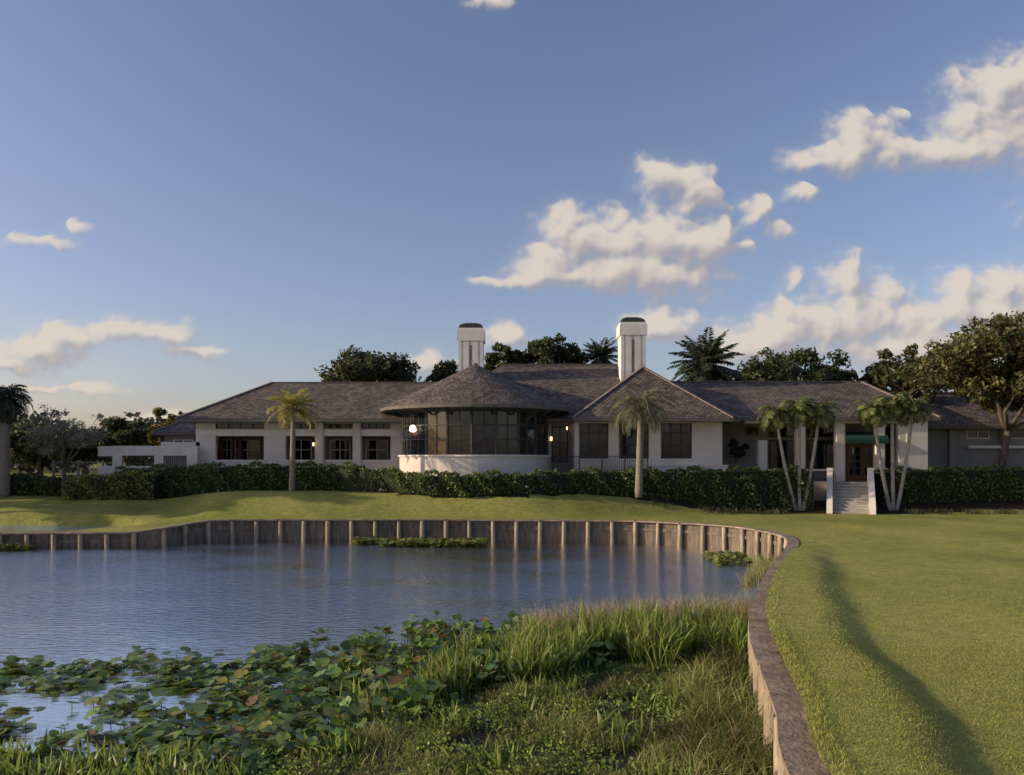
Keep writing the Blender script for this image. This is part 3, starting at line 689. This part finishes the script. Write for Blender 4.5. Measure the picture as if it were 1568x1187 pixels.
Yp=46.0
def clump(base,tops,seed):
    zb=gh(sx(base,Yp),Yp)
    palm('clump_palm',[(sx(base+ (t-base)*.12,Yp),Yp,zb,sx(t,Yp),Yp+.3*(i-1),sz(q,Yp)) for i,(t,q) in enumerate(tops)],20,1.35,1.0,(0.16,0.20,0.055),seed,.085,M_palmw,.36,1.25,lw=.06,nl=28)
clump(1224,[(1186,636),(1224,626),(1258,632)],7); clump(1368,[(1334,630),(1366,618),(1402,626)],8)

# ------------------------------------------------------------------ lake vegetation
r=np.random.default_rng(21)
def scatter(n,x0,x1,y0,y1,r):
    return np.c_[r.uniform(x0,x1,n),r.uniform(y0,y1,n)]
def field(X,Y,k=1.0,s=0): return np.sin(X*2.1*k+s)+np.sin(Y*2.7*k+1.3+s)+np.sin((X+Y)*1.3*k+2*s)+.7*np.sin(X*4.3*k-Y*3.1*k)
q=scatter(11000,-1.6,5.0,13.6,18.2,r); lim=np.interp(q[:,0],[-1.6,0.5,3,5],[15.4,17.2,17.9,18.2]); 
q=q[(q[:,1]<lim)&(q[:,1]>lim-2.6-.4*np.sin(q[:,0]*3))&(field(q[:,0],q[:,1],1.3)>-.9)&(dist_path(q[:,0],q[:,1])>.35)]; q=q[:4200]
n_=len(q); hh=r.uniform(.5,1.1,n_)*(0.75+.35*sm(-1,2,q[:,0]))*(1+.12*np.sin(q[:,0]*5))
cc=colv((0.19,0.27,0.055),n_,r,.4,.15); dd_=r.random(n_)<.1; cc[dd_]=(0.30,0.25,0.12)
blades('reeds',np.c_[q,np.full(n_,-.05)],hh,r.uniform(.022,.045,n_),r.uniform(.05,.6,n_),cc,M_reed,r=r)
q=scatter(9000,0.3,6.4,16.6,20.4,r); q=q[(q[:,1]>np.interp(q[:,0],[.3,3,6.4],[17.0,17.6,18.0]))&(q[:,1]<np.interp(q[:,0],[.3,3,6.4],[18.2,19.4,20.2]))&(dist_path(q[:,0],q[:,1])>.35)&inwater(q[:,0],q[:,1])]
n_=len(q); blades('dry_grass',np.c_[q,np.full(n_,-.05)],r.uniform(.5,1.1,n_),np.full(n_,.016),r.uniform(.1,.7,n_),colv((0.36,0.31,0.16),n_,r,.3,.1),M_reed,r=r)
q=scatter(2600,7.4,10.4,25.5,31.5,r); q=q[(dist_path(q[:,0],q[:,1])<1.5)&(dist_path(q[:,0],q[:,1])>.35)&inwater(q[:,0],q[:,1])&(field(q[:,0],q[:,1])>-.5)]
n_=len(q); blades('dry_grass',np.c_[q,np.full(n_,-.05)],r.uniform(.3,.75,n_),np.full(n_,.02),r.uniform(.1,.6,n_),colv((0.28,0.29,0.11),n_,r,.3,.1),M_reed,r=r)
q=scatter(60000,-4.5,5.0,8.8,16.8,r); m=marsh(q[:,0],q[:,1]); q=q[(m>.35)&inwater(q[:,0],q[:,1])]; dp=dist_path(q[:,0],q[:,1]); q=q[dp>.3]; dp=dp[dp>.3]
fld=field(q[:,0],q[:,1],1.2)+.5*field(q[:,0],q[:,1],3.1,1)
keep=(fld>-.9)|(dp<1.0); q=q[keep];dp=dp[keep];fld=fld[keep]
q=q[:26000];dp=dp[:26000];fld=fld[:26000]; n_=len(q); tall=1+1.8*(dp<1.3)*r.random(n_)+.9*sm(1.2,3,fld)*r.random(n_)
cc=colv((0.26,0.31,0.085),n_,r,.4,.12)*(.8+.3*np.sin(q[:,0:1]*2.2+q[:,1:2])); dd_=r.random(n_)<.14; cc[dd_]=(0.34,0.28,0.15)
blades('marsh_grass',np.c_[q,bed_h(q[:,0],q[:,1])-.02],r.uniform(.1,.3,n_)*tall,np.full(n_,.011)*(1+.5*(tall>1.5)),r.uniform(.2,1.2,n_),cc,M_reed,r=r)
q=scatter(60000,-6,5.0,8.8,16.5,r); m=marsh(q[:,0],q[:,1]); q=q[(m>.2)&inwater(q[:,0],q[:,1])&(field(q[:,0],q[:,1],.9,1)+.5*field(q[:,0],q[:,1],2.7,2)>-.4)]; q=q[:26000]; n_=len(q)
leaves('marsh_weeds',np.c_[q,np.maximum(bed_h(q[:,0],q[:,1]),0)+r.uniform(0,.17,n_)],.03,colv((0.19,0.27,0.06),n_,r,.45,.15),M_leaf,None,r,asp=.6,flat=.4)
# spatterdock
def lily_template():
    out=[];N=18
    for i in range(N):
        a=-pi+2*pi*(i+.5)/N
        rad=1.0*(1-.12*abs(math.cos(a)))
        rr=rad*(.35+.65*min(1,min(i+.5,N-i-.5)/1.8))
        x=rr*.82*math.sin(a+pi) ; y=rr*1.1*math.cos(a)
        out.append((x,y,.28*abs(x)+.12*y*y-.25*(abs(x)**3)+.05*sin(i*2.3)))
    V=[(0,0,0)]+out; Fc=[(0,i+1,(i+1)%N+1) for i in range(N-1)]
    return np.array(V),np.array(Fc)
LV,LF=lily_template()
def place(V,Fc,T,sc,az,tilt,taz,cup=None):
    ca,sa=np.cos(az),np.sin(az); ct,s_t=np.cos(tilt),np.sin(tilt); n=len(T); Z=np.zeros(n);O=np.ones(n)
    Rz=np.stack([ca,-sa,Z,sa,ca,Z,Z,Z,O],1).reshape(n,3,3)
    kx,ky=np.cos(taz),np.sin(taz); 
    K=np.stack([Z,Z,ky,Z,Z,-kx,-ky,kx,Z],1).reshape(n,3,3)
    I=np.eye(3)[None]; Rt=I+s_t[:,None,None]*K+(1-ct)[:,None,None]*(K@K)
    VV=np.repeat(V[None],n,0); 
    if cup is not None: VV[:,:,2]*=cup[:,None]
    Rm=Rt@Rz; W_=np.einsum('nij,nkj->nki',Rm,VV)*sc[:,None,None]+T[:,None,:]
    Fa=(np.arange(n)[:,None,None]*len(V)+Fc[None]).reshape(-1,Fc.shape[1])
    return W_.reshape(-1,3),Fa
def lilies(name,q,hs,sc,tl,color,r):
    n=len(q); T=np.c_[q,hs]; V,Fa=place(LV,LF,T,sc,r.uniform(0,2*pi,n),tl,r.uniform(0,2*pi,n),np.clip(tl*1.6,.1,1))
    c=colv(color,n,r,.4,.14); dead=r.random(n)<.05; c[dead]=(0.18,0.11,0.04); yl=r.random(n)<.08; c[yl]=(0.26,0.26,0.06)
    e=empty(name); obj('leaves',V,Fa,M_lily,e,smooth=True,col=np.repeat(c,len(LV),0))
    P0=T.copy(); P0[:,2]=-.05; blades('stalks',P0,T[:,2]+.05,np.full(n,.016),np.zeros(n)+.01,colv((0.1,0.13,0.03),n,r),M_reed,e,r)
q=scatter(22000,-12.0,2.2,9.6,20.2,r); up_=np.interp(q[:,0],[-12,-10,-7,-5,-2,0,2.2],[15.6,15.9,17.2,17.8,18.8,18.8,16]); 
fd=.45*field(q[:,0],q[:,1],.6,.7)+.7*field(q[:,0],q[:,1],1.9,2.)+r.normal(0,.5,len(q)); dens=np.interp(q[:,0],[-11,-6,-2.5,0],[.15,.05,-.8,-1.6])
dens=np.where(q[:,1]<11.8,dens-.6,dens)
dens=dens+1.1*sm(-1.2,0,q[:,1]-up_)
q=q[(q[:,1]<up_+.5*np.sin(q[:,0]*2.3)+.3*np.sin(q[:,0]*7))&(fd>dens)&(marsh(q[:,0],q[:,1])<.85)]; q=q[:5200]; n_=len(q)
tallf=sm(-6,-1.0,q[:,0])
hs=.012+(r.random(n_)**2)*(.13+.34*tallf)
tl=np.where(hs<.035,r.uniform(0,.12,n_),r.uniform(.1,1,n_)*(.55+.55*tallf))
lilies('water_lilies',q,hs,r.uniform(.065,.16,n_),tl,(0.125,0.195,0.048),r)
q=np.vstack([scatter(1100,-6.2,-1.3,37.6,39.6,r),scatter(260,-7.8,-6.3,38.8,40.0,r),scatter(150,-24,-22,36.2,36.8,r),scatter(200,8.0,9.6,31,34,r)])
n_=len(q); lilies('water_lilies',q,r.uniform(.02,.18,n_)*1.3,r.uniform(.09,.17,n_),r.uniform(0,.8,n_),(0.15,0.19,0.05),r)
# broad blade plants bottom-left and in clumps through the marsh
q=scatter(1800,-7.5,-2.6,9.2,10.9,r); q=q[field(q[:,0],q[:,1],1.2)>-.3]
for (x,y,rad,k) in [(-2.2,13.2,.7,110),(-.9,12.0,.5,70),(.4,13.4,.7,120),(1.6,11.6,.5,70),(2.6,13.2,.6,100),(-.2,10.6,.4,60),(-2.4,10.9,.5,90),(.9,14.6,.6,90),(-3.0,14.6,.6,80),(1.9,9.9,.4,60)]:
    q=np.vstack([q,np.array([x,y])+r.normal(0,rad/2,(k,2))])
n_=len(q)
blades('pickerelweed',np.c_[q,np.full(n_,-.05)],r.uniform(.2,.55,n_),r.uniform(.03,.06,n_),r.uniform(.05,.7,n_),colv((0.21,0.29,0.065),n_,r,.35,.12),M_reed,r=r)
# short turf blades on the near lawn
q=np.vstack([scatter(150000,2.6,11,6.2,13,r),scatter(90000,3,16,13,22,r)]); q=q[~inwater(q[:,0],q[:,1])]; q=q[np.abs(q[:,0]/q[:,1])<.72]; dp=dist_path(q[:,0],q[:,1]); q=q[dp>.09]; dp=dp[dp>.09]
fade=r.random(len(q))>sm(12,22,q[:,1]); q=q[fade];dp=dp[fade]; n_=len(q)
edge=(dp<.25)
S=.008+.009*r.random(n_)+edge*.035*r.random(n_); X,Y=q[:,0],q[:,1]; Z=land_h(X,Y)-.004
az=r.uniform(0,2*pi,n_); w=.004+.00025*Y; dx,dy=np.cos(az)*w,np.sin(az)*w; lx,ly=r.normal(0,.5,n_)*S,r.normal(0,.5,n_)*S
V=np.stack([np.c_[X-dx,Y-dy,Z],np.c_[X+dx,Y+dy,Z],np.c_[X+lx,Y+ly,Z+S*1.5]],1).reshape(-1,3)
obj('lawn_grass',V,np.arange(3*n_).reshape(n_,3),M_leaf,col=np.repeat(colv((0.30,0.31,0.08),n_,r,.25,.1),3,0))

# ------------------------------------------------------------------ clouds far beyond the trees
def perlin(x,y,seed):
    rr=np.random.default_rng(seed); perm=rr.permutation(256); ga=rr.uniform(0,2*pi,256); gxx,gyy=np.cos(ga),np.sin(ga)
    xi=np.floor(x).astype(int); yi=np.floor(y).astype(int); xf=x-xi; yf=y-yi
    def g(i,j,dx,dy):
        h=perm[(perm[(xi+i)&255]+yi+j)&255]; return gxx[h]*dx+gyy[h]*dy
    u=xf**3*(xf*(xf*6-15)+10); v=yf**3*(yf*(yf*6-15)+10)
    a=g(0,0,xf,yf)*(1-u)+g(1,0,xf-1,yf)*u; b=g(0,1,xf,yf-1)*(1-u)+g(1,1,xf-1,yf-1)*u
    return (a*(1-v)+b*v)*1.5
blobs=[(868,352,46,40),(905,372,62,48),(960,375,64,50),(1010,370,68,48),(1065,385,64,52),(950,415,98,36),(1035,420,84,40),(835,400,44,32),(800,430,48,15),(855,425,70,18),(1105,355,28,26),(745,432,25,8),
(1030,275,60,30),(1075,300,44,26),(1005,262,30,18),(1155,322,34,22),(1190,350,24,13),(1140,376,22,14),(1225,295,28,17),(1100,318,24,14),
(1320,212,60,34),(1285,240,75,26),(1235,250,45,15),(1375,178,24,12),(1390,232,80,24),(1450,235,70,30),(1480,190,56,42),(1530,140,85,58),(1560,200,90,70),(1500,225,70,40),
(1292,425,34,38),(1358,455,38,34),(1310,485,88,50),(1245,495,76,42),(1395,495,78,46),(1460,438,40,30),(1480,475,72,42),(1545,440,56,34),(1420,535,200,36),(1180,515,86,38),(1130,535,66,28),(1560,490,86,54),(1215,425,16,22),(1195,475,26,22),
(105,520,60,30),(190,508,60,24),(55,540,80,22),(245,510,46,20),(20,562,70,14),(50,372,60,10),(122,346,20,11),(80,595,130,9),(300,540,50,8),
(772,518,38,24),(1005,500,70,28),(1055,488,34,14),(655,556,40,20),(250,645,60,12),(745,3,40,8),(1700,330,120,60),(-140,470,120,40),(-160,300,70,26),(1750,480,150,50),(-260,560,150,30)]
st_=1.4
X,Y=np.meshgrid(np.arange(-420,1990,st_),np.arange(-30,660,st_))
wx=X+13*perlin(X/50,Y/50,1)+5*perlin(X/17,Y/17,2)+2*perlin(X/7,Y/7,5); wy=Y+10*perlin(X/50,Y/50,3)+4*perlin(X/17,Y/17,4)+2*perlin(X/7,Y/7,6)
acc=np.full(X.shape,-9.0)
for bx,by,rx,ry in blobs:
    v=1-np.sqrt(((wx-bx)/rx/1.18)**2+((wy-by)/ry/1.18)**2); k=.14; h=np.clip(.5+.5*(v-acc)/k,0,1); acc=acc*(1-h)+v*h+k*h*(1-h)
acc=np.minimum(acc,.72)
fb=0;bl=0
for o,(s,a_) in enumerate(((64,.42),(32,.30),(16,.22),(8,.14),(4,.08))):
    p=perlin(X/s+3,Y/s*1.15+7,10+o); fb=fb+a_*p
    p2=perlin(wx/s*1.2+31,wy/s*1.3+17,30+o); bl=bl+a_*(np.abs(p2)*2.0-.5)
D_=acc+.50*fb+.46*bl-.04
def shift(A,dx,dy):
    return np.roll(np.roll(A,dy,0),dx,1)
def blur(A,k):
    c=np.cumsum(np.pad(A,((k+1,k),(0,0)),mode='edge'),0); A=(c[2*k+1:]-c[:-2*k-1])/(2*k+1)
    c=np.cumsum(np.pad(A,((0,0),(k+1,k)),mode='edge'),1); return (c[:,2*k+1:]-c[:,:-2*k-1])/(2*k+1)
al=sm(-.14,.60,D_)
al=.3*blur(al,3)+.7*blur(al,1); al=al**1.35*.88
haze=blur(blur(sm(-.5,.5,acc+.5*fb),14),14)**1.5*.16
al=np.clip(1-(1-al)*(1-haze),0,1)
Dc=np.clip(D_,-.3,1.0); Db=blur(Dc,2); Dw=blur(Dc,8)
lit=.50+1.0*(Db-shift(Db,5,6))+1.0*(Dw-shift(Dw,16,20))
lit=np.clip(blur(lit,1),0,1); lit=lit*lit*(3-2*lit)
sh=np.array([.39,.37,.40]); li=np.array([.80,.70,.595])
baked_light=sh+(li-sh)*lit[...,None]  # sunlit and shaded cloud sides baked into the emission colour
low=np.clip((Y-250)/420,0,1)[...,None]; baked_light=baked_light*(1-.18*low)+np.array([.60,.51,.44])*.18*low
thick=np.clip(blur(D_,4),0,1)
Yd=2500.0
nyy,nxx=X.shape; ix=np.arange(nyy*nxx).reshape(nyy,nxx)
fq=np.stack([ix[1:,:-1],ix[1:,1:],ix[:-1,1:],ix[:-1,:-1]],-1).reshape(-1,4)
kf=al.ravel()[fq].max(1)>.004; fq=fq[kf]; used=np.unique(fq); remap=np.full(nyy*nxx,-1); remap[used]=np.arange(len(used)); fq=remap[fq]
CV=np.stack([(X-784)/F*Yd,Yd-60*thick,CAMZ+(705-Y)/F*Yd],-1).reshape(-1,3)[used]
ac=np.repeat(al.ravel()[used][:,None],3,1)
m,nt,b=mk('cloud_baked_light'); L=nt.links; nt.nodes.remove(b)
at=nn(nt,'ShaderNodeAttribute',attribute_name='Col'); a2_=nn(nt,'ShaderNodeAttribute',attribute_name='BakedLight')
em=nn(nt,'ShaderNodeEmission'); L.new(a2_.outputs['Color'],em.inputs[0]); em.inputs[1].default_value=.95
tr_=nn(nt,'ShaderNodeBsdfTransparent'); mx=nn(nt,'ShaderNodeMixShader')
L.new(at.outputs['Fac'],mx.inputs[0]); L.new(tr_.outputs[0],mx.inputs[1]); L.new(em.outputs[0],mx.inputs[2]); L.new(mx.outputs[0],nt.nodes['Material Output'].inputs['Surface'])
try: m.cycles.emission_sampling='NONE'
except Exception as ex: print(ex)
obj('clouds',CV,fq,m,smooth=True,col=ac,col2=baked_light.reshape(-1,3)[used])

# ------------------------------------------------------------------ light & sky
EL=radians(16); AZ=radians(-96)   # azimuth from +Y, towards -X
S=Vector((sin(AZ)*cos(EL),cos(AZ)*cos(EL),sin(EL)))
sd=bpy.data.lights.new('sun','SUN'); sd.energy=5; sd.angle=radians(.5); sd.color=(1,.80,.54)
so=bpy.data.objects.new('sun',sd); so.rotation_euler=(-S).to_track_quat('-Z','Y').to_euler(); link(so)
wd=bpy.data.worlds.new('World'); scene.world=wd; wd.use_nodes=True; nt=wd.node_tree; nt.nodes.clear(); L=nt.links
sky=nn(nt,'ShaderNodeTexSky',sky_type='NISHITA'); sky.sun_disc=False; sky.sun_elevation=EL; sky.sun_rotation=AZ; sky.air_density=1.0; sky.dust_density=1.7; sky.ozone_density=2.6
ti=nn(nt,'ShaderNodeVectorMath',operation='MULTIPLY'); ti.inputs[1].default_value=(1.2,1.0,1.04); L.new(sky.outputs[0],ti.inputs[0])
bg=nn(nt,'ShaderNodeBackground'); bg.inputs['Strength'].default_value=.15; L.new(ti.outputs[0],bg.inputs[0])
ow=nn(nt,'ShaderNodeOutputWorld'); L.new(bg.outputs[0],ow.inputs[0])

cd=bpy.data.cameras.new('camera'); cd.lens=28; cd.sensor_width=36; cd.shift_y=111.5/1568; cd.clip_end=8000
co=bpy.data.objects.new('camera',cd); co.location=(0,0,CAMZ); co.rotation_euler=(radians(90),0,0); link(co); scene.camera=co
scene.view_settings.view_transform='Standard'; scene.view_settings.look='None'; scene.view_settings.exposure=0; scene.view_settings.gamma=1
print('faces',sum(len(o.data.polygons) for o in bpy.data.objects if o.type=='MESH'),'cloud',len(fq))
